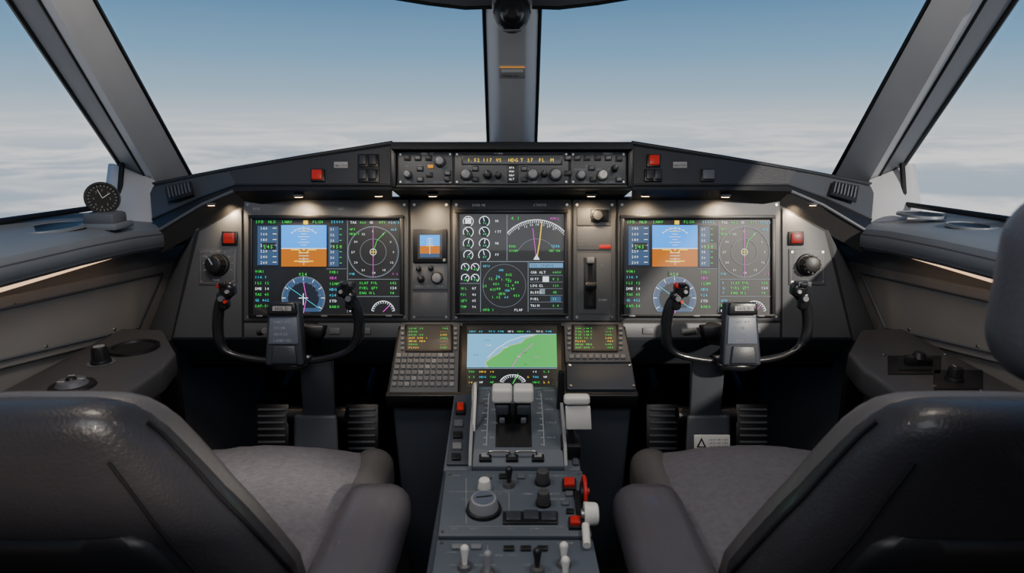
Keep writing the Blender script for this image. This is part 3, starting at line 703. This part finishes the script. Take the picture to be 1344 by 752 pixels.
for u,v in ((712,636),(713,664)): g.knob(RP,u,v,8.5,.024,CONS,P4,mark=False)
g.pb(RP,660,676,732,692,P4,P4+.004,BLK,.001)
for i in range(3): g.pb(RP,664+i*23,678,684+i*23,690,P4+.003,P4+.008+.002*(i%2),YOKG,.002)
for (u,v,m_) in ((747,641,REDP),(755,692,REDP)): g.pb(RP,u-9,v-7,u+9,v+7,P4,P4+.006,BLK,.001); g.pb(RP,u-7,v-5,u+7,v+5,P4+.004,P4+.012,m_,.002)
for (u,v) in ((747,652),(748,675),(742,664),(660,629),(640,629),(684,629)): g.pb(RP,u-5,v-3,u+5,v+3,P4,P4+.004,random.choice([BLK,KEY,LIP]),.001)
def toggle(u,v,m,ln=.026):
    c=RP.p(u,v,P4); g.cyl(c,RP.n,.011,.009,.006,MET,16); g.tube([c,c+RP.n*ln*.6+V((0,.004,0)),c+RP.n*ln+V((0,.008,0))],[.003,.0045,.0065],m,12)
    g.ell(c+RP.n*ln+V((0,.008,0)),(.0065,.0065,.0065),m,seg=12)
for u,v,m_ in ((610,748,WHT),(740,744,WHT),(640,756,GRYK),(705,752,BLK),(742,764,WHT),(668,640,BLK)): toggle(u,v,m_)
for (u,v,m_) in ((600,722,KEY),(625,722,KEY),(668,724,BLK),(690,724,BLK),(712,724,BLK)): g.pb(RP,u-7,v-3,u+7,v+3,P4,P4+.004,m_,.001)
for i in range(34):
    u=random.uniform(590,745);v=random.choice([628,652,659,698,717,733,746])
    g.text(RP,''.join(random.choice('ACDEFLNPRST') for _ in range(random.choice([3,4,5]))),u,v,4.8,LBL,P4+.0005)
g.done()
g=G('parking_brake_handle')
n=28
ringc=RP.p(766,662,.024)
g.tube([ringc+V((0,math.cos(2*math.pi*i/n)*.024,math.sin(2*math.pi*i/n)*.024)) for i in range(n+1)],.0032,REDP,10)
g.cyl(ringc-EX*.006,EX,.016,.016,.008,BLK,24); g.cyl(ringc+EX*.002,EX,.007,.006,.006,REDP,20)
g.cyl(RP.p(762,690,.022),EX,.008,.008,.012,MET,16)
g.cyl(RP.p(766,690,.022),EX,.018,.017,.022,WHT,28,bev=.005)
g.tube([RP.p(768,700,.015),RP.p(770,725,.012)],.006,WHT,12)
g.box(RP.p(762,672,.006),(.016,.09,.014),BLK,.003)
g.done()
# ================================================================ yokes
YP=Pl(D(672,400,1.42),n=-FW)
def yoke(o):
    g=G('control_yoke',50)
    q=lambda u,v,h=0:YP.p(u+o,v,h)
    left=crom([q(303,384,.012),q(291,398,.006),q(286,420,.0),q(286,442,-.004),q(291,458,-.006),q(306,467,-.008),q(335,473,-.01),q(362,475,-.01)],5)
    right=crom([q(455,384,.012),q(466,398,.006),q(471,420,0),q(470,440,-.004),q(463,455,-.006),q(448,465,-.008),q(422,472,-.01),q(394,475,-.01)],5)
    n=len(left)
    rad=[(.0120 if i<n*.45 else .0120-.0045*min(1,(i-n*.45)/(n*.2))) for i in range(n)]
    g.tube(left,rad,YOK,14,flat=1.0); g.tube(right,rad,YOK,14)
    for a,b,s_ in ((303,386,-1),(455,386,1)):
        g.rbox(q(a,b-6,.014),(.032,.032,.030),.010,YOK,n=6)
        g.rbox(q(a+s_*7,b+8,.010),(.024,.028,.042),.010,YOK,n=6)
        g.box(q(a+s_*2,b-12,.034),(.016,.008,.010),BLK,.002); g.cyl(q(a-s_*3,b-3,.028),YP.n,.005,.004,.006,GRYK,12)
        g.cyl(q(a+s_*6,b+6,.022),YP.n,.007,.006,.008,LIP,14)
    g.cyl(q(296,375,.022),YP.n,.0075,.006,.012,REDP,18,bev=.002); g.cyl(q(302,396,.02),YP.n,.004,.0035,.008,REDP,12)
    g.box(q(459,374,.02),(.032,.02,.016),YOKG,.003); g.box(q(453,373,.032),(.009,.006,.010),LIP,.001); g.box(q(464,373,.032),(.009,.006,.010),LIP,.001)
    g.prism([q(358,396,.0),q(398,396,.0),q(404,478,.0),q(354,478,.0)],YP.n*.03,YOKG,.006,3)
    g.prism([q(361,396,.02),q(395,396,.02),q(397,412,.02),q(359,412,.02)],YP.n*.022,YOK,.004,3)
    g.rect(YP,367+o,401,391+o,407,LBLD,.0425); g.text(YP,'HOLD',370+o,406.5,7,BLK,.043)
    g.prism([q(361,415,.03),q(396,415,.03),q(398,450,.03),q(359,450,.03)],YP.n*.003,PLAC,.002)
    for i in range(4): g.text(YP,['TAKEOFF','CLIMB','CRUISE','LANDING'][i],366+o,423+i*8,5.4,LBL,.0335)
    g.prism([q(366,452,.03),q(394,452,.03),q(397,475,.03),q(363,475,.03)],YP.n*.006,YOKG,.004)
    g.ell(q(378,479,.0),(.045,.02,.014),YOK)
    g.prism([q(346,466,-.018),q(410,466,-.018),q(404,481,-.018),q(352,481,-.018)],YP.n*.02,YOK,.006)
    c=q(378,445,0); g.tube([c,c+FW*.10,c+FW*.175],[.03,.024,.028],BLK,18)
    g.prism([q(340,428,-.05),q(418,428,-.05),q(414,446,-.05),q(344,446,-.05)],FW*.03,BLK,.006)
    g.tube([q(336,436,-.05),q(322,440,-.08)],.008,MET,8)
    return g
for o,mm in ((0,1),(589,-1)):
    g=yoke(o)
    def C(u,v,d):
        return D(u,v,d) if mm==1 else mir(D(u,v,d))
    a=[C(392,470,1.46),C(436,470,1.46),C(438,470,1.56),C(394,470,1.56)]
    b=[C(398,548,1.56),C(440,548,1.56),C(440,540,1.68),C(398,540,1.68)]
    g.prism(a,None,COL,.006,3,pts2=b)
    b2=[C(386,545,1.55),C(442,545,1.55),C(442,538,1.70),C(386,538,1.70)]
    c_=[V((p.x*(1.0),p.y+.02,0)) for p in (C(364,640,1.5),C(440,640,1.5),C(440,640,1.66),C(364,640,1.66))]
    g.prism(b2,None,COL,.008,3,pts2=c_)
    g.cyl(C(380,545,1.6),EX*(1 if mm==1 else -1),.022,.022,.14,BLK,20)
    if mm==-1:
        pl=Pl(D(933,581,1.49),n=V((0,-1,.12)))
        g.pb(pl,911,571,958,590,-.003,.001,PAPER,.0005); g.poly(pl,[(914,587),(927,587),(920.5,574)],BLKM,.0014); g.poly(pl,[(917,585.5),(924,585.5),(920.5,578)],PAPER,.0018)
        for i in range(3): g.text(pl,'CAUTION STEP',930,578+i*4.5,3.6,BLKM,.0014)
    g.done()
for uu in (357,988):
    g=G('rudder_pedals')
    for u,d in ((uu,1.78),(uu+(118 if uu<600 else -118),1.78)):
        pl=Pl(D(u,565,d),n=(V((0,-1,.45))))
        g.pb(pl,u-22,530,u+22,598,-.02,0,BLK,.004)
        for i in range(7): g.pb(pl,u-18,536+i*8.5,u+18,539.0+i*8.5,0,.005,LIP,.001)
        c=pl.p(u,590,-.02); g.tube([c,c+V((0,.12,-.1))],.014,BLK,10); c=pl.p(u,535,-.02); g.tube([c,c+V((0,.18,.05))],.014,BLK,10)
    g.done()
# ================================================================ seats
def seat(sg):
    m=(lambda p:V(p)) if sg==1 else (lambda p:mir(V(p)))
    e=empty('pilot_seat'); CX=-.49; CB=-.53
    g=G('cushion',60)
    g.rbox(m((CX+.005,1.02,.545)),(.45,.50,.13),.055,FAB,n=24,fn=lambda p:V((p.x,p.y,p.z+(.018*math.cos(p.x*9) if p.z>0 else 0)-(.03*max(0,(p.y-.12)/.13)**2 if p.z>0 else 0)+random.uniform(-.0015,.0015))))
    g.rbox(m((CX+.005,1.02,.48)),(.44,.48,.09),.03,LEAS,n=8)
    g.rbox(m((CX+.205,1.05,.55)),(.085,.42,.11),.04,LEAS,n=12); g.rbox(m((CX-.205,1.05,.55)),(.085,.42,.11),.04,LEAS,n=12)
    g.done(e)
    g=G('seat_base'); g.prism([m((CX-.16,.75,.45)),m((CX+.16,.75,.45)),m((CX+.16,1.12,.45)),m((CX-.16,1.12,.45))],None,SHELL,.01,pts2=[m((CX-.12,.78,.0)),m((CX+.12,.78,0)),m((CX+.12,1.05,0)),m((CX-.12,1.05,0))]); g.done(e)
    g=G('backrest',60)
    def sect(z,y,w,th):
        pts=[];n=44
        for i in range(n):
            a=2*math.pi*i/n; ca,sa=math.cos(a),math.sin(a)
            px=w*math.copysign(abs(ca)**.45,ca); py=th*math.copysign(abs(sa)**.6,sa)
            if py<0: py*=1-.25*(px/w)**2
            pts.append(m((CB+px,y+py,z)))
        return pts
    S=[(.46,.80,.215,.05),(.52,.79,.228,.065),(.60,.775,.236,.073),(.66,.76,.232,.077),(.70,.745,.218,.078),(.76,.73,.188,.078),(.80,.72,.166,.076),(.84,.71,.148,.072),(.87,.70,.136,.068),(.90,.69,.123,.063),(.922,.68,.112,.056),(.938,.672,.101,.046),(.948,.666,.089,.034),(.954,.662,.072,.02),(.956,.660,.05,.006)]
    g.loft([sect(*s_) for s_ in S],LEA)
    S2=[(z-.006,y+.040,w*.97+.004,th*.7) for z,y,w,th in S[:-1]]
    g.loft([sect(*s_) for s_ in S2],LEAS)
    for sd in (1,-1):
        g.tube(crom([m((CB+sd*(w+.001),y+.010,z)) for z,y,w,th in S[1:-4]],3),.003,SHELL,8)
        g.tube(crom([m((CB+sd*(w*.80),y-th*.86,z)) for z,y,w,th in S[1:-5]],3),.002,SHELL,8)
    S3=[(.44,.745,.16,.03),(.60,.715,.17,.035),(.68,.693,.155,.035),(.74,.674,.14,.032),(.785,.662,.118,.028),(.80,.657,.10,.014)]
    g.loft([sect(*s_) for s_ in S3],SHELL)
    g.tube(crom([m((CB-.13,.634,.64)),m((CB-.11,.622,.725)),m((CB,.612,.75)),m((CB+.11,.622,.725)),m((CB+.13,.634,.64))],6),.006,BLK,8)
    g.done(e)
    g=G('armrest',60)
    xx=CX+.262
    g.rbox(m((xx,.77,.630)),(.118,.50,.088),.040,ARM,n=14,rot=Matrix.Rotation(-.04,3,'X'))
    g.tube([m((xx-.05,.70,.60)),m((xx-.10,.76,.57))],.02,SHELL,12)
    g.done(e)
    if sg==-1:
        g=G('headrest',60)
        g.rbox(m((-.525,.50,1.125)),(.27,.10,.165),.048,ARM,n=14)
        g.tube([m((-.58,.68,.84)),m((-.62,.56,.86)),m((-.60,.52,.92)),m((-.58,.50,1.08))],.009,MET,10)
        g.done(e)
    return e
seat(1); seat(-1)
# ================================================================ small stand-alone things
g=G('dial_gauge')
c=D(134,260,1.44); pl=Pl(c,n=(CAM-c+V((.3,0,0))).normalized()); 
fx=V((0,0,1)).cross(pl.n).normalized(); pl.ex=fx; pl.ey=pl.n.cross(fx).normalized()
g.cyl(c-pl.n*.035,pl.n,.031,.034,.035,BLK,32)
rr_=[[c+pl.n*hh_+(pl.ex*math.cos(2*math.pi*i/32)+pl.ey*math.sin(2*math.pi*i/32))*r_ for i in range(32)] for r_,hh_ in ((.034,-.002),(.0355,.003),(.034,.006),(.031,.006),(.030,.002))]
g.loft(rr_,BLK,False)
def dd(r): return [c+pl.n*.0025+(pl.ex*math.cos(2*math.pi*i/32)+pl.ey*math.sin(2*math.pi*i/32))*r for i in range(32)]
g.add(dd(.031),[list(range(32))],BLKM)
g.ticks(pl,134,260,14.5,17,0,360,25,.6,LBL,.0032); g.ribbon([c+pl.n*.0035,c+pl.n*.0035+pl.ex*.016+pl.ey*.010],.0012,pl.n,PAPER); g.ribbon([c+pl.n*.0035,c+pl.n*.0035-pl.ex*.007+pl.ey*.019],.001,pl.n,PAPER)
for i in range(8):
    a=i*math.pi/4; g.text(pl,str(i),134+11*math.sin(a)-1.5,260-11*math.cos(a)+2,4.6,LBL,.0034)
g.box((c.x,c.y,c.z-.045),(.07,.055,.030),LIP,.008); g.box((c.x,c.y-.0,c.z-.060),(.085,.072,.014),LEDGE,.004)
g.done()
g=G('magnetic_compass')
c=D(672,16,1.62)
g.ell(c,(.047,.045,.05),BLK); g.ell(c+V((0,-.028,-.006)),(.030,.026,.028),YOK)
g.prism([c+V((-.05,0,.01)),c+V((.05,0,.01)),c+V((.05,.1,.03)),c+V((-.05,.1,.03))],V((0,0,.07)),FRAMED,.012,3)
g.cyl(c+V((0,-.052,-.012)),V((0,-1,-.1)),.012,.010,.004,BLKM,20)
g.tube([c+V((-.045,-.01,.0)),c+V((-.02,-.02,-.045)),c+V((.02,-.02,-.045)),c+V((.045,-.01,0))],.004,FRAMED,8)
g.done()
# ================================================================ LIGHT
w=bpy.data.worlds.new('sky'); bpy.context.scene.world=w; w.use_nodes=True; nt=w.node_tree; nt.nodes.clear()
N=nt.nodes.new; Lk=nt.links.new
out=N('ShaderNodeOutputWorld'); bg=N('ShaderNodeBackground'); tc=N('ShaderNodeTexCoord'); sp=N('ShaderNodeSeparateXYZ')
Lk(tc.outputs['Generated'],sp.inputs[0])
mr=N('ShaderNodeMapRange'); mr.inputs['From Min'].default_value=-.4; mr.inputs['From Max'].default_value=.6; Lk(sp.outputs['Z'],mr.inputs['Value'])
cr=N('ShaderNodeValToRGB'); e=cr.color_ramp.elements; 
stops=[(0,(.26,.32,.40)),(.26,(.36,.44,.54)),(.36,(.45,.54,.64)),(.395,(.64,.70,.76)),(.415,(.58,.66,.74)),(.445,(.37,.52,.67)),(.50,(.20,.39,.59)),(.58,(.095,.24,.44)),(.8,(.05,.14,.30)),(1,(.035,.10,.24))]
e[0].position=0; e[0].color=stops[0][1]+(1,); e[1].position=1; e[1].color=stops[-1][1]+(1,)
for p,c in stops[1:-1]:
    x=e.new(p); x.color=c+(1,)
Lk(mr.outputs[0],cr.inputs[0])
ab=N('ShaderNodeMath'); ab.operation='MULTIPLY'; ab.inputs[1].default_value=-1; Lk(sp.outputs['Z'],ab.inputs[0])
ad=N('ShaderNodeMath'); ad.operation='ADD'; ad.inputs[1].default_value=.07; Lk(ab.outputs[0],ad.inputs[0])
mxm=N('ShaderNodeMath'); mxm.operation='MAXIMUM'; mxm.inputs[1].default_value=.012; Lk(ad.outputs[0],mxm.inputs[0])
dx=N('ShaderNodeMath'); dx.operation='DIVIDE'; Lk(sp.outputs['X'],dx.inputs[0]); Lk(mxm.outputs[0],dx.inputs[1])
dy=N('ShaderNodeMath'); dy.operation='DIVIDE'; Lk(sp.outputs['Y'],dy.inputs[0]); Lk(mxm.outputs[0],dy.inputs[1])
cb=N('ShaderNodeCombineXYZ'); Lk(dx.outputs[0],cb.inputs[0]); Lk(dy.outputs[0],cb.inputs[1])
nz=N('ShaderNodeTexNoise'); nz.inputs['Scale'].default_value=.6; nz.inputs['Detail'].default_value=9; nz.inputs['Roughness'].default_value=.6; nz.inputs['Distortion'].default_value=.4; Lk(cb.outputs[0],nz.inputs['Vector'])
r1=N('ShaderNodeMapRange'); r1.interpolation_type='SMOOTHSTEP'; r1.inputs['From Min'].default_value=.40; r1.inputs['From Max'].default_value=.62; Lk(nz.outputs['Fac'],r1.inputs['Value'])
fade=N('ShaderNodeMapRange'); fade.inputs['From Min'].default_value=.022; fade.inputs['From Max'].default_value=-.03; Lk(sp.outputs['Z'],fade.inputs['Value'])
mu=N('ShaderNodeMath'); mu.operation='MULTIPLY'; Lk(r1.outputs[0],mu.inputs[0]); Lk(fade.outputs[0],mu.inputs[1])
m2=N('ShaderNodeMath'); m2.operation='MULTIPLY'; m2.inputs[1].default_value=.95; Lk(mu.outputs[0],m2.inputs[0])
mix=N('ShaderNodeMix'); mix.data_type='RGBA'; mix.inputs['B'].default_value=(1.0,.97,.96,1); Lk(m2.outputs[0],mix.inputs['Factor']); Lk(cr.outputs[0],mix.inputs['A'])
Lk(mix.outputs['Result'],bg.inputs['Color']); bg.inputs['Strength'].default_value=1.1; Lk(bg.outputs[0],out.inputs[0])
def light(name,kind,loc,energy,col,**k):
    l=bpy.data.lights.new(name,kind); l.energy=energy; l.color=col; o=bpy.data.objects.new(name,l); o.location=loc; bpy.context.collection.objects.link(o)
    for a,b in k.items():
        if a=='dir': o.rotation_euler=V(b).to_track_quat('-Z','Y').to_euler()
        else: setattr(l,a,b)
    return o
light('sun','SUN',(3,-3,3),4.5,(1,.88,.74),angle=.035,dir=(-1,1.75,-1.03))
light('cabin_fill','AREA',(0,.1,1.68),9,(.95,.96,1),size=.9,dir=(0,.35,-1))  # added overhead fill to brighten the closed cabin, not an actual fixture
light('side_fill','AREA',(-.45,.9,1.62),4.6,(1,.88,.74),size=.25,dir=(-.4,.3,-1))  # added warm fill towards the left wall, no fixture there
light('side_fill','AREA',(.45,.9,1.62),3.0,(1,.90,.78),size=.25,dir=(.3,.3,-1))  # weaker added fill for the right side, no fixture either
for u,v,d,en in ((300,272,1.58,.9),(392,262,1.555,.9),(497,262,1.54,.7),(568,262,1.53,.9)):
    for m in ((lambda p:p),mir):
        light('downlight','SPOT',m(D(u,v,d)),en*1.35,(1,.72,.42),spot_size=2.2,spot_blend=.8,shadow_soft_size=.01,dir=(0,.35,-1))
cam=bpy.data.cameras.new('camera'); co=bpy.data.objects.new('camera',cam); bpy.context.collection.objects.link(co)
co.location=CAM; co.rotation_euler=(math.pi/2-PT,0,0); cam.lens=36*F/1344; cam.sensor_width=36; cam.clip_start=.02
cam.dof.use_dof=True; cam.dof.focus_distance=1.55; cam.dof.aperture_fstop=5.0
bpy.context.scene.camera=co
